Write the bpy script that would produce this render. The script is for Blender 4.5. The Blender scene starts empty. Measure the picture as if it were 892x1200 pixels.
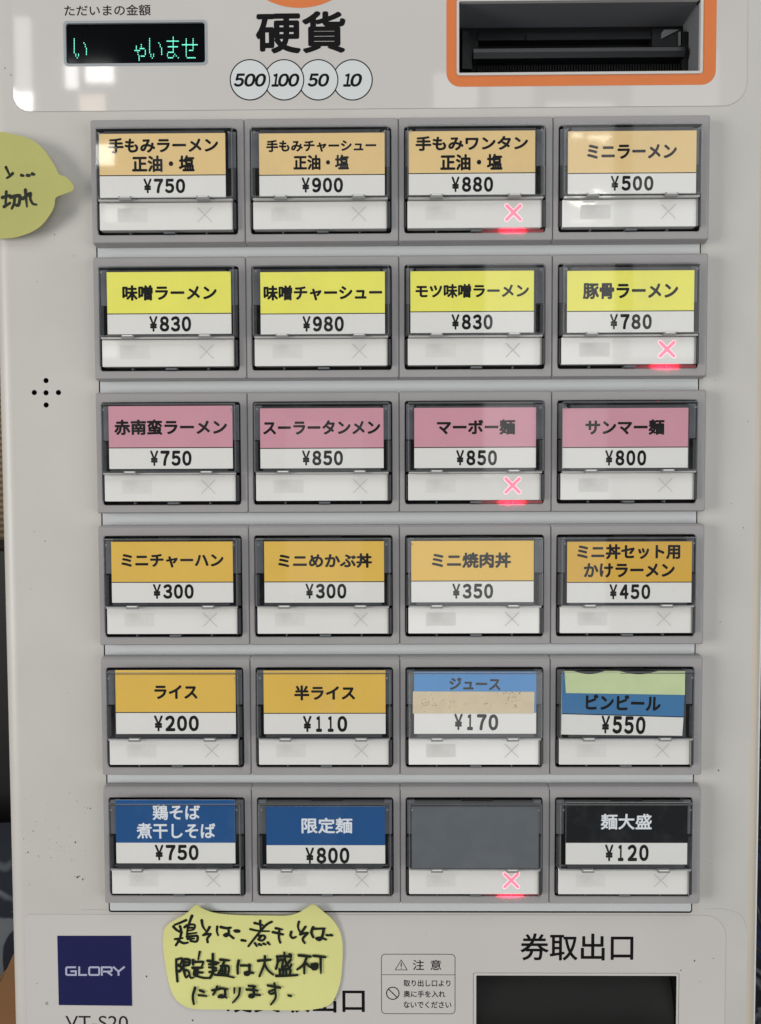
import bpy, bmesh, math, random
from mathutils import Vector, Euler, Matrix, noise as mnoise
from mathutils.geometry import delaunay_2d_cdt

random.seed(7)
SC = bpy.context.scene
COL = SC.collection
MM = 0.001

# ------------------------------------------------------------------ camera
CAM_P = Vector((-1.5483, -222.9979, 11.4939))          # millimetres
CAM_R = Euler((1.52943, 0.00385, 0.00909), 'XYZ')
cd = bpy.data.cameras.new('camera'); cam = bpy.data.objects.new('camera', cd); COL.objects.link(cam)
cam.location = CAM_P * MM; cam.rotation_euler = CAM_R
cd.sensor_fit = 'VERTICAL'; cd.sensor_height = 24; cd.sensor_width = 18; cd.lens = 900 / 1200 * 24
cd.clip_start = 0.005; cd.clip_end = 60
SC.camera = cam
RM = CAM_R.to_matrix()

def at(u, v, y):
    """point (mm) of the plane at depth y that the photograph shows at pixel u, v"""
    d = RM @ Vector(((u - 446) / 900, -(v - 600) / 900, -1))
    q = CAM_P + d * ((y - CAM_P.y) / d.y)
    return (q.x, q.z)

# ------------------------------------------------------------------ exposure, world and lamps
SC.view_settings.view_transform = 'Standard'; SC.view_settings.look = 'None'
SC.view_settings.exposure = 0.12; SC.view_settings.gamma = 1.0
SC.cycles.use_denoising = True
SC.cycles.max_bounces = 8; SC.cycles.transparent_max_bounces = 16
W = bpy.data.worlds.new('World'); SC.world = W; W.use_nodes = True
W.node_tree.nodes['Background'].inputs[0].default_value = (0.97, 0.985, 1.0, 1)
W.node_tree.nodes['Background'].inputs[1].default_value = 0.13

def lamp(name, loc, target, sx, sy, power, col):
    l = bpy.data.lights.new(name, 'AREA'); l.shape = 'RECTANGLE'; l.size = sx; l.size_y = sy
    l.energy = power; l.color = col
    o = bpy.data.objects.new(name, l); COL.objects.link(o); o.location = loc
    o.rotation_euler = (Vector(target) - Vector(loc)).to_track_quat('-Z', 'Y').to_euler()
    return o
lamp('window_light', (-1.22, -0.70, 0.0), (0, 0, 0), 0.45, 0.75, 10.6, (1.0, 0.97, 0.925))
lamp('top_fill', (0.15, -0.8, 1.2), (0, 0, 0), 1.0, 0.6, 5.8, (0.96, 0.985, 1.0))  # soft overhead fill, added to make up for the dim world
lamp('right_fill', (1.3, -1.0, -0.2), (0, 0, 0), 1.2, 1.2, 7.8, (0.96, 0.98, 1.0))  # fill lamp added at the right front to balance the left key

def bright_pane(u0, v0, u1, v1, dist, radiance, col=(1, 1, 1)):
    """a far window pane or tube of the room behind the viewer, which the glossy front mirrors"""
    m = Vector((CAM_P.x, 8.0 - CAM_P.y, CAM_P.z))
    pts = []
    for u, v in ((u0, v0), (u1, v1)):
        x, z = at(u, v, 4.0)
        d = Vector((x, 4.0, z)) - m
        pts.append(m + d * ((-dist - m.y) / d.y))
    c = (pts[0] + pts[1]) / 2 * MM
    sx = abs(pts[1].x - pts[0].x) * MM; sy = abs(pts[1].z - pts[0].z) * MM
    l = lamp('window_pane_light', c, c + Vector((0, 1, 0)), sx, sy, math.pi * sx * sy * radiance, col)
    l.rotation_euler = (math.pi / 2, 0, 0)
    return l
bright_pane(17, 20, 38, 108, 1500, 4, (1, .99, .95))
bright_pane(14, 104, 39, 131, 1500, 17)
bright_pane(76, 72, 92, 104, 1500, 11)
bright_pane(100, 74, 134, 97, 1500, 13)
bright_pane(93, 111, 124, 150, 1500, 5, (1.0, .82, .62))
bright_pane(118, 178, 141, 202, 1500, 16, (1, .97, .9))
bright_pane(508, 86, 560, 130, 1500, 2.2, (1, 1, 1))
bright_pane(575, 90, 625, 128, 1500, 1.2, (1, 1, 1))
bright_pane(640, 120, 716, 470, 1500, 2.0, (1, .99, .97))
bright_pane(741, 60, 838, 420, 1500, 1.3, (1, 1, 1))
bright_pane(566, 300, 624, 560, 1500, 1.8, (1, 1, 1))
bright_pane(474, 612, 648, 905, 1500, 2.1, (1, 1, 1))
bright_pane(655, 480, 712, 740, 1500, 1.2, (1, 1, 1))
bright_pane(330, 500, 420, 700, 1500, .6, (1, 1, 1))
for k, (u, v) in enumerate(((684, 234.5), (706, 228.5), (672, 238))):
    l = bright_pane(u - 13, v - 3.2, u + 13, v + 3.2, 1400 - 12 * k, 17, (1, 1, .88))
    l.rotation_euler = Euler((math.pi / 2, 0, 0)); l.rotation_euler.rotate_axis('Z', -0.42)
for u0, v0, u1, v1 in ((669, 156, 682, 160.5), (688, 158, 714, 162.5), (700, 163, 710, 166), (668, 259, 694, 263), (124, 241, 150, 262), (122, 392, 140, 420)):
    bright_pane(u0, v0, u1, v1, 1430, 12 if v0 < 200 else 2.6, (1, .99, .9))

# ------------------------------------------------------------------ materials
def lin(r, g, b):
    f = lambda c: (c / 255 / 12.92) if c / 255 <= .04045 else ((c / 255 + .055) / 1.055) ** 2.4
    return (f(r), f(g), f(b))
MATS = {}
def mat(name, col, rough=.5, spec=.5, var=.0, vscale=40., bump=0., bscale=800., coat=0., metal=0.):
    """col linear; var: gentle unevenness of the surface's own colour"""
    m = bpy.data.materials.new(name); m.use_nodes = True; MATS[name] = m
    nt = m.node_tree; b = nt.nodes['Principled BSDF']
    b.inputs['Base Color'].default_value = (*col, 1); b.inputs['Roughness'].default_value = rough
    b.inputs['Specular IOR Level'].default_value = spec; b.inputs['Coat Weight'].default_value = coat
    b.inputs['Coat Roughness'].default_value = .03; b.inputs['Metallic'].default_value = metal
    tc = nt.nodes.new('ShaderNodeNewGeometry')
    if var:
        n = nt.nodes.new('ShaderNodeTexNoise'); n.inputs['Scale'].default_value = vscale; n.inputs['Detail'].default_value = 6
        nt.links.new(tc.outputs['Position'], n.inputs['Vector'])
        r = nt.nodes.new('ShaderNodeMapRange'); r.inputs[1].default_value = .3; r.inputs[2].default_value = .7
        r.inputs[3].default_value = 1 - var; r.inputs[4].default_value = 1 + var
        nt.links.new(n.outputs['Fac'], r.inputs[0])
        mx = nt.nodes.new('ShaderNodeVectorMath'); mx.operation = 'SCALE'; mx.inputs[0].default_value = col
        nt.links.new(r.outputs[0], mx.inputs['Scale']); nt.links.new(mx.outputs[0], b.inputs['Base Color'])
    if bump:
        n = nt.nodes.new('ShaderNodeTexNoise'); n.inputs['Scale'].default_value = bscale; n.inputs['Detail'].default_value = 3
        nt.links.new(tc.outputs['Position'], n.inputs['Vector'])
        bp = nt.nodes.new('ShaderNodeBump'); bp.inputs['Strength'].default_value = bump; bp.inputs['Distance'].default_value = .0002
        nt.links.new(n.outputs['Fac'], bp.inputs['Height']); nt.links.new(bp.outputs[0], b.inputs['Normal'])
    return m
def glow(name, col, strength):
    m = bpy.data.materials.new(name); m.use_nodes = True; MATS[name] = m
    b = m.node_tree.nodes['Principled BSDF']; b.inputs['Base Color'].default_value = (*col, 1)
    b.inputs['Emission Color'].default_value = (*col, 1); b.inputs['Emission Strength'].default_value = strength
    return m
def clear(name, tint, diffuse, share):
    """clear acrylic: see-through, mirrors by Fresnel, SHARE of it milky"""
    m = bpy.data.materials.new(name); m.use_nodes = True; MATS[name] = m
    nt = m.node_tree; nt.nodes.remove(nt.nodes['Principled BSDF']); out = nt.nodes['Material Output']
    t = nt.nodes.new('ShaderNodeBsdfTransparent'); t.inputs[0].default_value = (*tint, 1)
    d = nt.nodes.new('ShaderNodeBsdfDiffuse'); d.inputs[0].default_value = (*diffuse, 1)
    g = nt.nodes.new('ShaderNodeBsdfGlossy'); g.inputs['Roughness'].default_value = .035
    ge = nt.nodes.new('ShaderNodeNewGeometry'); dt = nt.nodes.new('ShaderNodeVectorMath'); dt.operation = 'DOT_PRODUCT'
    nt.links.new(ge.outputs['Normal'], dt.inputs[0]); nt.links.new(ge.outputs['Incoming'], dt.inputs[1])
    prev = dt.outputs['Value']
    for op, val, first in (('ABSOLUTE', None, 0), ('SUBTRACT', 1.0, 1), ('POWER', 5.0, 0), ('MULTIPLY', .96, 0), ('ADD', .04, 0)):
        f = nt.nodes.new('ShaderNodeMath'); f.operation = op
        nt.links.new(prev, f.inputs[first])
        if val is not None: f.inputs[1 - first].default_value = val
        prev = f.outputs[0]
    a = nt.nodes.new('ShaderNodeMixShader')
    nz = nt.nodes.new('ShaderNodeTexNoise'); nz.inputs['Scale'].default_value = 75; nz.inputs['Detail'].default_value = 8; nz.inputs['Roughness'].default_value = .7
    mr = nt.nodes.new('ShaderNodeMapRange'); mr.inputs[1].default_value = .5; mr.inputs[2].default_value = .8; mr.inputs[3].default_value = share; mr.inputs[4].default_value = share + .06
    nt.links.new(ge.outputs['Position'], nz.inputs['Vector']); nt.links.new(nz.outputs['Fac'], mr.inputs[0]); nt.links.new(mr.outputs[0], a.inputs[0])
    nt.links.new(t.outputs[0], a.inputs[1]); nt.links.new(d.outputs[0], a.inputs[2])
    b = nt.nodes.new('ShaderNodeMixShader')
    nt.links.new(f.outputs[0], b.inputs[0]); nt.links.new(a.outputs[0], b.inputs[1]); nt.links.new(g.outputs[0], b.inputs[2])
    nt.links.new(b.outputs[0], out.inputs[0])
    return m

mat('body_plastic', lin(199, 196, 190), .38, .4, .045, 28, .18, 1500)
mat('film', lin(205, 201, 197), .04, .5, .03, 22)
mat('body_tan', lin(200, 190, 172), .4, .5, .04, 30)  # slightly tanner tone for the right rounded edge
mat('rim_highlight', lin(238, 238, 236), .35)  # bright edge light put into the colour, whiter than the body
mat('film_edge', lin(150, 147, 143), .4)
mat('bezel_plastic', lin(159, 156, 156), .42, .4, .03, 60, .2, 1800)
mat('plate_metal', lin(213, 216, 217), .4, .4, .02, 50)
mat('gap_black', lin(28, 28, 30), .6, .2)
mat('core_dark', lin(58, 59, 62), .35, .5, .15, 300)
mat('core_mid', lin(108, 111, 116), .4, .4, .1, 200)
mat('core_grey', lin(100, 105, 109), .4, .4, .05, 200)
mat('strip_white', lin(230, 229, 225), .035, .5, .012, 120)
mat('mark_grey', lin(219, 218, 214), .4)
mat('mark_blot', lin(216, 215, 211), .5)
mat('cross_grey', lin(198, 197, 194), .5)
mat('card_white', lin(236, 234, 229), .55, .3, .01, 150)
mat('ink', lin(20, 19, 21), .6, .1)
mat('ink_soft', lin(42, 41, 45), .6, .1)
mat('ink_white', lin(236, 240, 244), .5)
for n, c in dict(tan=(238, 207, 148), yellow=(248, 243, 112), pink=(216, 157, 171), gold=(236, 194, 90), gold_pale=(238, 196, 96), gold_deep=(228, 182, 80),  # second gold: the first one paled, glare put into its colour
                 sky=(78, 144, 203), blue=(72, 126, 172), navy=(34, 86, 142), black=(19, 21, 23)).items():
    mat('card_' + n, lin(*c), .6, .12, .025, 90)
mat('tape_beige', lin(216, 198, 164), .6, .2, .05, 300)
mat('tape_green', lin(208, 222, 172), .6, .2, .03, 200)
mat('orange_print', lin(219, 122, 64), .3, .4, .03, 60)
mat('coin_fill', lin(213, 217, 217), .3, .4)
mat('logo_navy', lin(29, 31, 80), .35, .4, .04, 200)
mat('logo_letter', lin(178, 182, 205), .4)
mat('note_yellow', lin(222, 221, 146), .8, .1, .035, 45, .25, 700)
mat('note_shaded', lin(181, 179, 112), .8, .1, .035, 45, .25, 700)  # same paper as the lower note, its dimmer light put into the colour
mat('marker_ink', lin(26, 32, 24), .45, .3)
mat('display_glass', lin(9, 11, 13), .06, .12)
mat('display_frame', lin(160, 165, 168), .35)
mat('slot_black', lin(18, 20, 23), .3, .28, .1, 120)
mat('slot_deep', lin(9, 10, 12), .5, .3)
mat('slot_shade', lin(112, 114, 118), .45, .4)  # body plastic inside the recess, its shade put into the colour
mat('slot_lip', lin(205, 202, 197), .35)
mat('flap_black', lin(25, 24, 23), .5, .22, .2, 40)
mat('speck', lin(88, 81, 74), .8, .1)
mat('smudge', lin(160, 154, 145), .7, .2)
mat('latch_grey', lin(138, 138, 137), .35)
glow('vfd_green', (.16, .86, .62), 1.0)
glow('cross_halo', lin(248, 208, 213), .56)
glow('cross_pink', lin(255, 116, 138), .85)
mat('glow_bar_red', lin(150, 66, 72), .3)
clear('clear_acrylic', (.97, .975, .98), (.6, .62, .64), .006)
clear('clear_edge', (.88, .89, .9), (.6, .62, .63), .16)
clear('clear_hinge', (.8, .8, .8), (.74, .73, .71), .6)

# ------------------------------------------------------------------ mesh builder (x, z in mm on the face; y is depth, smaller = nearer the viewer)
class MB:
    def __init__(s): s.v, s.f, s.m, s.mats = [], [], [], []
    def mi(s, name):
        if name not in s.mats: s.mats.append(name)
        return s.mats.index(name)
    def add(s, vs, fs, m):
        k = len(s.v); s.v += [tuple(p) for p in vs]; i = s.mi(m)
        for f in fs: s.f.append(tuple(k + j for j in f)); s.m.append(i)
    def box(s, x0, x1, y0, y1, z0, z1, m):
        s.add([(x, y, z) for x in (x0, x1) for y in (y0, y1) for z in (z0, z1)],
              [(0, 1, 3, 2), (4, 6, 7, 5), (0, 4, 5, 1), (2, 3, 7, 6), (0, 2, 6, 4), (1, 5, 7, 3)], m)
    def poly(s, pts, y, m):
        """flat polygon facing the viewer; pts (x, z)"""
        a = sum(p[0] * q[1] - q[0] * p[1] for p, q in zip(pts, pts[1:] + pts[:1]))
        if a < 0: pts = pts[::-1]
        s.add([(x, y, z) for x, z in pts], [tuple(range(len(pts)))], m)
    def rect(s, x0, x1, z0, z1, y, m): s.poly([(x0, z0), (x1, z0), (x1, z1), (x0, z1)], y, m)
    def slab(s, pts, y0, y1, m, edge=None):
        """prism: front at y0, back at y1"""
        a = sum(p[0] * q[1] - q[0] * p[1] for p, q in zip(pts, pts[1:] + pts[:1]))
        if a < 0: pts = pts[::-1]
        s.poly(pts, y0, m); n = len(pts)
        s.add([(x, y0, z) for x, z in pts] + [(x, y1, z) for x, z in pts], [(i, n + i, n + (i + 1) % n, (i + 1) % n) for i in range(n)], edge or m)
    def loops(s, ls, m, cap=False):
        """ls: list of (points, y), bridged in order"""
        n = len(ls[0][0]); vs = []; fs = []
        for pts, y in ls: vs += [(x, y, z) for x, z in pts]
        for k in range(len(ls) - 1):
            for i in range(n): fs.append((k * n + i, k * n + (i + 1) % n, (k + 1) * n + (i + 1) % n, (k + 1) * n + i))
        if cap: fs.append(tuple(range((len(ls) - 1) * n, len(ls) * n)))
        s.add(vs, fs, m)
    def ribbon(s, pts, w, y, m, closed=False, cap=True, yf=None, w1=None):
        """a pen stroke of width w along pts, one strip with mitred bends and round ends"""
        P = [Vector(p) for p in pts]; n = len(P)
        L, Rr = [], []
        for i in range(n):
            a = P[(i - 1) % n] if (closed or i > 0) else None; b = P[(i + 1) % n] if (closed or i < n - 1) else None
            d1 = (P[i] - a).normalized() if a is not None else None; d2 = (b - P[i]).normalized() if b is not None else None
            if d1 is None: d1 = d2
            if d2 is None: d2 = d1
            t = d1 + d2
            t = t.normalized() if t.length > .2 else d1
            k = 1 / max(.45, abs(t.dot(d1)))
            nn = Vector((-t.y, t.x))
            ww = w if w1 is None else w + (w1 - w) * i / (n - 1)
            L.append(P[i] + nn * ww / 2 * k); Rr.append(P[i] - nn * ww / 2 * k)
        Y = (lambda x, z: y) if yf is None else (lambda x, z: yf(x, z) + y)
        vs = []
        for l, r in zip(L, Rr): vs += [(l.x, Y(l.x, l.y), l.y), (r.x, Y(r.x, r.y), r.y)]
        fs = [(2 * i, 2 * i + 1, 2 * i + 3, 2 * i + 2) for i in range(n - 1)]
        if closed: fs.append((2 * n - 2, 2 * n - 1, 1, 0))
        s.add(vs, fs, m)
        if cap and not closed:
            for p, q, ww in ((P[0], P[1], w), (P[-1], P[-2], w if w1 is None else w1)):
                t = (p - q).normalized(); a0 = math.atan2(t.y, t.x)
                arc = [(p.x + ww / 2 * math.cos(a0 + a), p.y + ww / 2 * math.sin(a0 + a)) for a in [-math.pi / 2 + math.pi * k / 6 for k in range(7)]]
                s.add([(x, Y(x, z), z) for x, z in arc], [tuple(range(7))], m)
    def build(s, name, parent=None, smooth=False, origin=(0, 0, 0)):
        me = bpy.data.meshes.new(name)
        me.from_pydata([((x - origin[0]) * MM, (y - origin[1]) * MM, (z - origin[2]) * MM) for x, y, z in s.v], [], s.f)
        for n in s.mats: me.materials.append(MATS[n])
        me.polygons.foreach_set('material_index', s.m)
        if smooth: me.polygons.foreach_set('use_smooth', [True] * len(s.f))
        me.validate(); me.update()
        return link(name, me, parent, origin)

def link(name, me, parent=None, origin=(0, 0, 0)):
    o = bpy.data.objects.new(name, me); COL.objects.link(o); o.parent = parent
    o.location = Vector(origin) * MM
    return o

_glyphs = {}
def glyph_mesh(body, bold):
    k = (body, bold)
    if k not in _glyphs:
        c = bpy.data.curves.new('glyphs', 'FONT'); c.body = body; c.size = 1; c.offset = bold; c.resolution_u = 4
        o = bpy.data.objects.new('glyphs', c); COL.objects.link(o)
        dg = bpy.context.evaluated_depsgraph_get(); me = o.evaluated_get(dg).to_mesh()
        vs = [(v.co.x, v.co.y) for v in me.vertices]; fs = [tuple(p.vertices) for p in me.polygons]
        o.evaluated_get(dg).to_mesh_clear(); bpy.data.objects.remove(o); bpy.data.curves.remove(c)
        _glyphs[k] = (vs, fs)
    return _glyphs[k]
def text(mb, body, box, y, m, bold=.0, shear=0., rot=0., yf=None):
    """lettering fitted to box (x0, x1, z0, z1)"""
    vs, fs = glyph_mesh(body, 0.0)
    vs = [(x + shear * v, v) for x, v in vs]
    if bold:                                            # heavier weight: the outline swept round a small circle
        K = 6; v0, f0, nv = vs, fs, len(vs); vs, fs = list(v0), list(f0)
        for k in range(K):
            a = 2 * math.pi * (k + .25) / K; dx, dz = bold * math.cos(a), bold * math.sin(a)
            vs += [(u + dx, v + dz) for u, v in v0]; fs += [tuple(i + nv * (k + 1) for i in f) for f in f0]
    ax0, ax1 = min(v[0] for v in vs), max(v[0] for v in vs); az0, az1 = min(v[1] for v in vs), max(v[1] for v in vs)
    x0, x1, z0, z1 = box; sx = (x1 - x0) / (ax1 - ax0); sz = (z1 - z0) / (az1 - az0)
    cx, cz = (x0 + x1) / 2, (z0 + z1) / 2; c, sn = math.cos(rot), math.sin(rot); out = []
    nv = len(glyph_mesh(body, 0.0)[0])
    for i, (u, v) in enumerate(vs):
        X = (u - ax0) * sx + x0 - cx; Z = (v - az0) * sz + z0 - cz
        X, Z = X * c - Z * sn, X * sn + Z * c
        out.append((X + cx, y - .0012 * (i // nv), Z + cz))
    mb.add(out, fs, m)
def pbox(u0, v0, u1, v1, y):
    a = at(u0, v1, y); b = at(u1, v0, y)
    return (a[0], b[0], a[1], b[1])
def ptext(mb, body, u0, v0, u1, v1, y, m, **k): text(mb, body, pbox(u0, v0, u1, v1, y), y, m, **k)

WIDE = str.maketrans('0123456789¥', '０１２３４５６７８９￥')
def digits(mb, body, u0, v0, u1, v1, y, m, bold, shear):
    """closely set slanting figures, one glyph after another"""
    ws = [.62 if c == '1' else 1 for c in body]; gap = .1; tot = sum(ws) + gap * (len(ws) - 1); u = u0; h = v1 - v0
    for c, w in zip(body, ws):
        du = (u1 - u0) / tot; ptext(mb, c.translate(WIDE), u - .06 * h, v0, u + w * du + .06 * h, v1, y, m, bold=bold, shear=shear); u += (w + gap) * du

def price_tag(mb, body, u0, v0, u1, v1, y, m, bold, tilt):
    p = (u1 - u0) / (len(body) - .16)
    for k, c in enumerate(body):
        w = {'1': .5, '¥': .74}.get(c, .84) * p; cu = u0 + (k + .42) * p; dv = -tilt * (cu - (u0 + u1) / 2)
        ptext(mb, c.translate(WIDE), cu - w / 2, v0 + dv, cu + w / 2, v1 + dv, y, m, bold=bold * (.7 if c == '¥' else 1), rot=tilt)

def rr(x0, x1, z0, z1, r, n=5):
    """rounded rectangle, counter-clockwise; r one radius or four (bl, br, tr, tl)"""
    rs = r if isinstance(r, (tuple, list)) else (r,) * 4; pts = []
    for (cx, cz, a0), q in zip(((x0, z0, math.pi), (x1, z0, 1.5 * math.pi), (x1, z1, 0), (x0, z1, .5 * math.pi)), rs):
        q = max(q, 1e-3); sx = 1 if cx == x0 else -1; sz = 1 if cz == z0 else -1
        for k in range(n + 1):
            a = a0 + math.pi / 2 * k / n
            pts.append((cx + sx * q + q * math.cos(a), cz + sz * q + q * math.sin(a)))
    return pts
def circle(cx, cz, r, n=40): return [(cx + r * math.cos(2 * math.pi * k / n), cz + r * math.sin(2 * math.pi * k / n)) for k in range(n)]

def holed_sheet(mb, outer, holes, y0, y1, m, edge=None):
    """flat sheet with cut-outs, from y0 (front) to y1 (back)"""
    pts, edges = [], []
    for lp in [outer] + holes:
        k = len(pts); n = len(lp); pts += [Vector(p) for p in lp]; edges += [(k + i, k + (i + 1) % n) for i in range(n)]
    vo, eo, fo, *_ = delaunay_2d_cdt(pts, edges, [], 0, 1e-6)
    def inside(p, lp):
        c = False
        for (x0, z0), (x1, z1) in zip(lp, lp[1:] + lp[:1]):
            if (z0 > p[1]) != (z1 > p[1]) and p[0] < (x1 - x0) * (p[1] - z0) / (z1 - z0) + x0: c = not c
        return c
    fs = []
    for f in fo:
        c = sum((vo[i] for i in f), Vector((0, 0))) / len(f)
        if inside(c, outer) and not any(inside(c, h) for h in holes):
            a = sum(vo[f[i]].cross(vo[f[(i + 1) % len(f)]]) for i in range(len(f)))
            fs.append(tuple(f) if a > 0 else tuple(reversed(f)))
    mb.add([(v.x, y0, v.y) for v in vo], fs, m)
    for lp in [outer] + holes:
        n = len(lp)
        mb.add([(x, y0, z) for x, z in lp] + [(x, y1, z) for x, z in lp], [(i, n + i, n + (i + 1) % n, (i + 1) % n) for i in range(n)], edge or m)

def prop(o, label=None, cat=None, group=None, kind=None):
    for k, v in (('label', label), ('category', cat), ('group', group), ('kind', kind)):
        if v: o[k] = v
    return o

# ------------------------------------------------------------------ the ticket machine
YB, YF, YP = 4.0, 3.86, 3.83          # body face, film face, print on the film
ZT, ZBOT = 215.0, -430.0
XL, XR = -117.65, 109.8
machine = bpy.data.objects.new('ticket_machine', None); COL.objects.link(machine); machine.empty_display_size = .05
machine.location = (0, 0.13, ZBOT * MM)
prop(machine, 'off-white ramen ticket vending machine with a grid of priced menu buttons and a bill slot', 'ticket machine')
class Root: pass
def part(mb, name, smooth=False, origin=None, parent=None):
    """link as a child of the machine (or of one of its parts) without moving it"""
    o = mb.build(name, None, smooth, origin or (0, 0, 0))
    p = parent or machine
    o.parent = p
    off = Vector((0, 0, 0)); q = p
    while q is not None: off += q.location; q = q.parent
    o.location = Vector(origin or (0, 0, 0)) * MM - off
    return o

SLOT = (19.5, 88.7, 128.7, 148.8)
TRAY = (24.8, 85.3, -172.0, -138.4)
PLATE = (-86.55, 89.75, -119.1, 114.5)
DISP = (-94.6, -53.4, 131.9, 144.2)
HOLES = [(54, 446), (40.3, 460), (54, 460.3), (68.6, 460), (54.2, 474.6)]

# cabinet: sides with rounded front edges, and the flat front sheet with its cut-outs
FRL, FRR = 5.2, 4.2
b = MB()
prof = []
for k in range(13):
    a = math.pi / 2 * k / 12
    prof.append((XL + FRL - FRL * math.cos(a), YB + FRL - FRL * math.sin(a)))
n0 = len(prof)
prof = [(XL, 260.0)] + prof
b.add([(x, y, z) for z in (ZBOT, ZT) for x, y in prof], [(i, i + 1, len(prof) + i + 1, len(prof) + i) for i in range(len(prof) - 1)], 'body_plastic')
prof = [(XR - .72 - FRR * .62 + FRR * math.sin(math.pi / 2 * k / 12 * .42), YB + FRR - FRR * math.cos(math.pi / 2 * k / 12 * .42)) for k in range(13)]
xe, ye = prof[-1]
b.add([(x, y, z) for z in (ZBOT, ZT) for x, y in prof], [(i, i + 1, len(prof) + i + 1, len(prof) + i) for i in range(len(prof) - 1)], 'body_tan')
prof = [(xe, ye), (xe + .05, ye + .9), (XR - .62, ye + .95), (XR - .6, ye + .3), (XR - .12, ye + .3), (XR, ye + .5), (XR, 260.0)]
b.add([(x, y, z) for z in (ZBOT, ZT) for x, y in prof], [(i, i + 1, len(prof) + i + 1, len(prof) + i) for i in range(len(prof) - 1)], 'rim_highlight')
b.box(XL + .02, XR - .02, 60, 259.8, ZT - .02, ZT + 2, 'body_plastic'); b.box(XL + 3, XR - 3, 10, 255, ZBOT, ZBOT + 2, 'body_plastic')
b.box(XL + .02, XR - .02, 259.9, 262, ZBOT, ZT, 'body_plastic')
part(b, 'cabinet', True)

b = MB()
xl, xr = XL + FRL, XR - .72 - FRR * .62
holes = [rr(*PLATE, .8), rr(SLOT[0] - .02, SLOT[1] + .02, SLOT[2] - .02, SLOT[3] + .02, .6), rr(*TRAY, .5), rr(*DISP, 1.2)]
for u, v in HOLES: holes.append(circle(*at(u, v, YB), .78, 20))
holed_sheet(b, [(xl, ZBOT), (xr, ZBOT), (xr, ZT), (xl, ZT)], holes, YB, YB + 2.2, 'body_plastic', 'gap_black')  # cut-out edges blackened: the shade in the gaps is put into their colour
# dark hollow seen through the gaps and the sound holes
b.box(PLATE[0] - 2, PLATE[1] + 2, YB + 2.3, YB + 2.6, PLATE[2] - 2, PLATE[3] + 2, 'gap_black')
for u, v in HOLES:
    x, z = at(u, v, YB); b.loops([(circle(x, z, .79, 20), YB + .25), (circle(x, z, .79, 20), YB + 3), (circle(x, z, .01, 20), YB + 3)], 'gap_black')
# dirt on the face
def blot(mb, x, z, r, y, m, n=9):
    ph = random.random() * 9
    mb.poly([(x + r * (.65 + .5 * mnoise.noise((math.cos(a) * 1.3 + ph, math.sin(a) * 1.3, ph))) * math.cos(a), z + r * (.65 + .5 * mnoise.noise((math.cos(a) * 1.3 + ph, math.sin(a) * 1.3, ph))) * math.sin(a)) for a in [2 * math.pi * k / n for k in range(n)]], y, m)
SPECKS = [(88.5, 987, 1.5), (33, 998.5, 1.4), (91, 1028, 1.8), (93, 1027, 1.2), (97, 1030.5, 1.3), (28, 983, .9), (39, 974, 1), (106, 947.5, 1), (103, 947, .8), (53, 634, 1), (40, 623, .7),
          (842, 903, 1.3), (871.5, 618.5, 1), (876.5, 494, 1), (64, 275, 1), (873, 13, 1.6), (90, 939, .7), (45, 1003, .8), (60, 1005, .7), (30, 1000, .7), (42, 963, .7), (13, 88, 1.1), (44, 1153, .8),
          (6, 80, 1), (857, 590, .7), (844, 729, .8), (133, 266, .9), (833, 1012, .6), (838, 446, .6), (44, 330, .6), (87, 300, .7), (66, 720, .5), (80, 812, .5), (36, 690, .6)]
for i, (u, v, r) in enumerate(SPECKS):
    x, z = at(u, v, YB); blot(b, x, z, r * .28, YB - .012, 'speck')
for i in range(70):
    u = random.gauss(66, 24); v = random.gauss(985, 32)
    if 22 < u < 112 and 915 < v < 1055:
        x, z = at(u, v, YB); blot(b, x, z, random.uniform(.07, .2), YB - .012 - i * .0001, 'speck' if random.random() < .3 else 'smudge')
b.ribbon([at(u, v, YB) for u, v in ((96, 1066), (112, 1065.8), (127, 1066))], .07, YB - .02, 'film_edge')
b.ribbon([at(u, v, YB) for u, v in ((826, 1065), (848, 1065), (858, 1067), (867, 1071.5), (872.5, 1078), (875, 1088))], .07, YB - .02, 'film_edge')
part(b, 'front_panel')

# the light plate between the rows of buttons
b = MB(); b.slab(rr(PLATE[0] + .45, PLATE[1] - .4, PLATE[2] + .6, PLATE[3] - .5, .5), YB - .2, YB + 1.5, 'plate_metal')
part(b, 'button_plate')

# ------------------------------------------------------------------ printed films
def stroke(mb, pts, w, y, m, **k): mb.ribbon(pts, w, y, m, **k)
b = MB()
holed_sheet(b, rr(-109.9, 102.2, 118.95, ZT - 6, (4.8, 6.5, 4, 4)), [rr(SLOT[0] - .05, SLOT[1] + .05, SLOT[2] - .05, SLOT[3] + .05, .6), rr(DISP[0] + .1, DISP[1] - .1, DISP[2] + .1, DISP[3] - .1, 1.1)], YF, YB, 'film', 'film_edge')
# orange frame round the bill slot
holed_sheet(b, rr(15.85, 93.3, 124.9, 152.6, 4.0, 8), [rr(18.75, 89.6, 127.95, 149.6, .9)], YP, YP + .01, 'orange_print')
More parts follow.
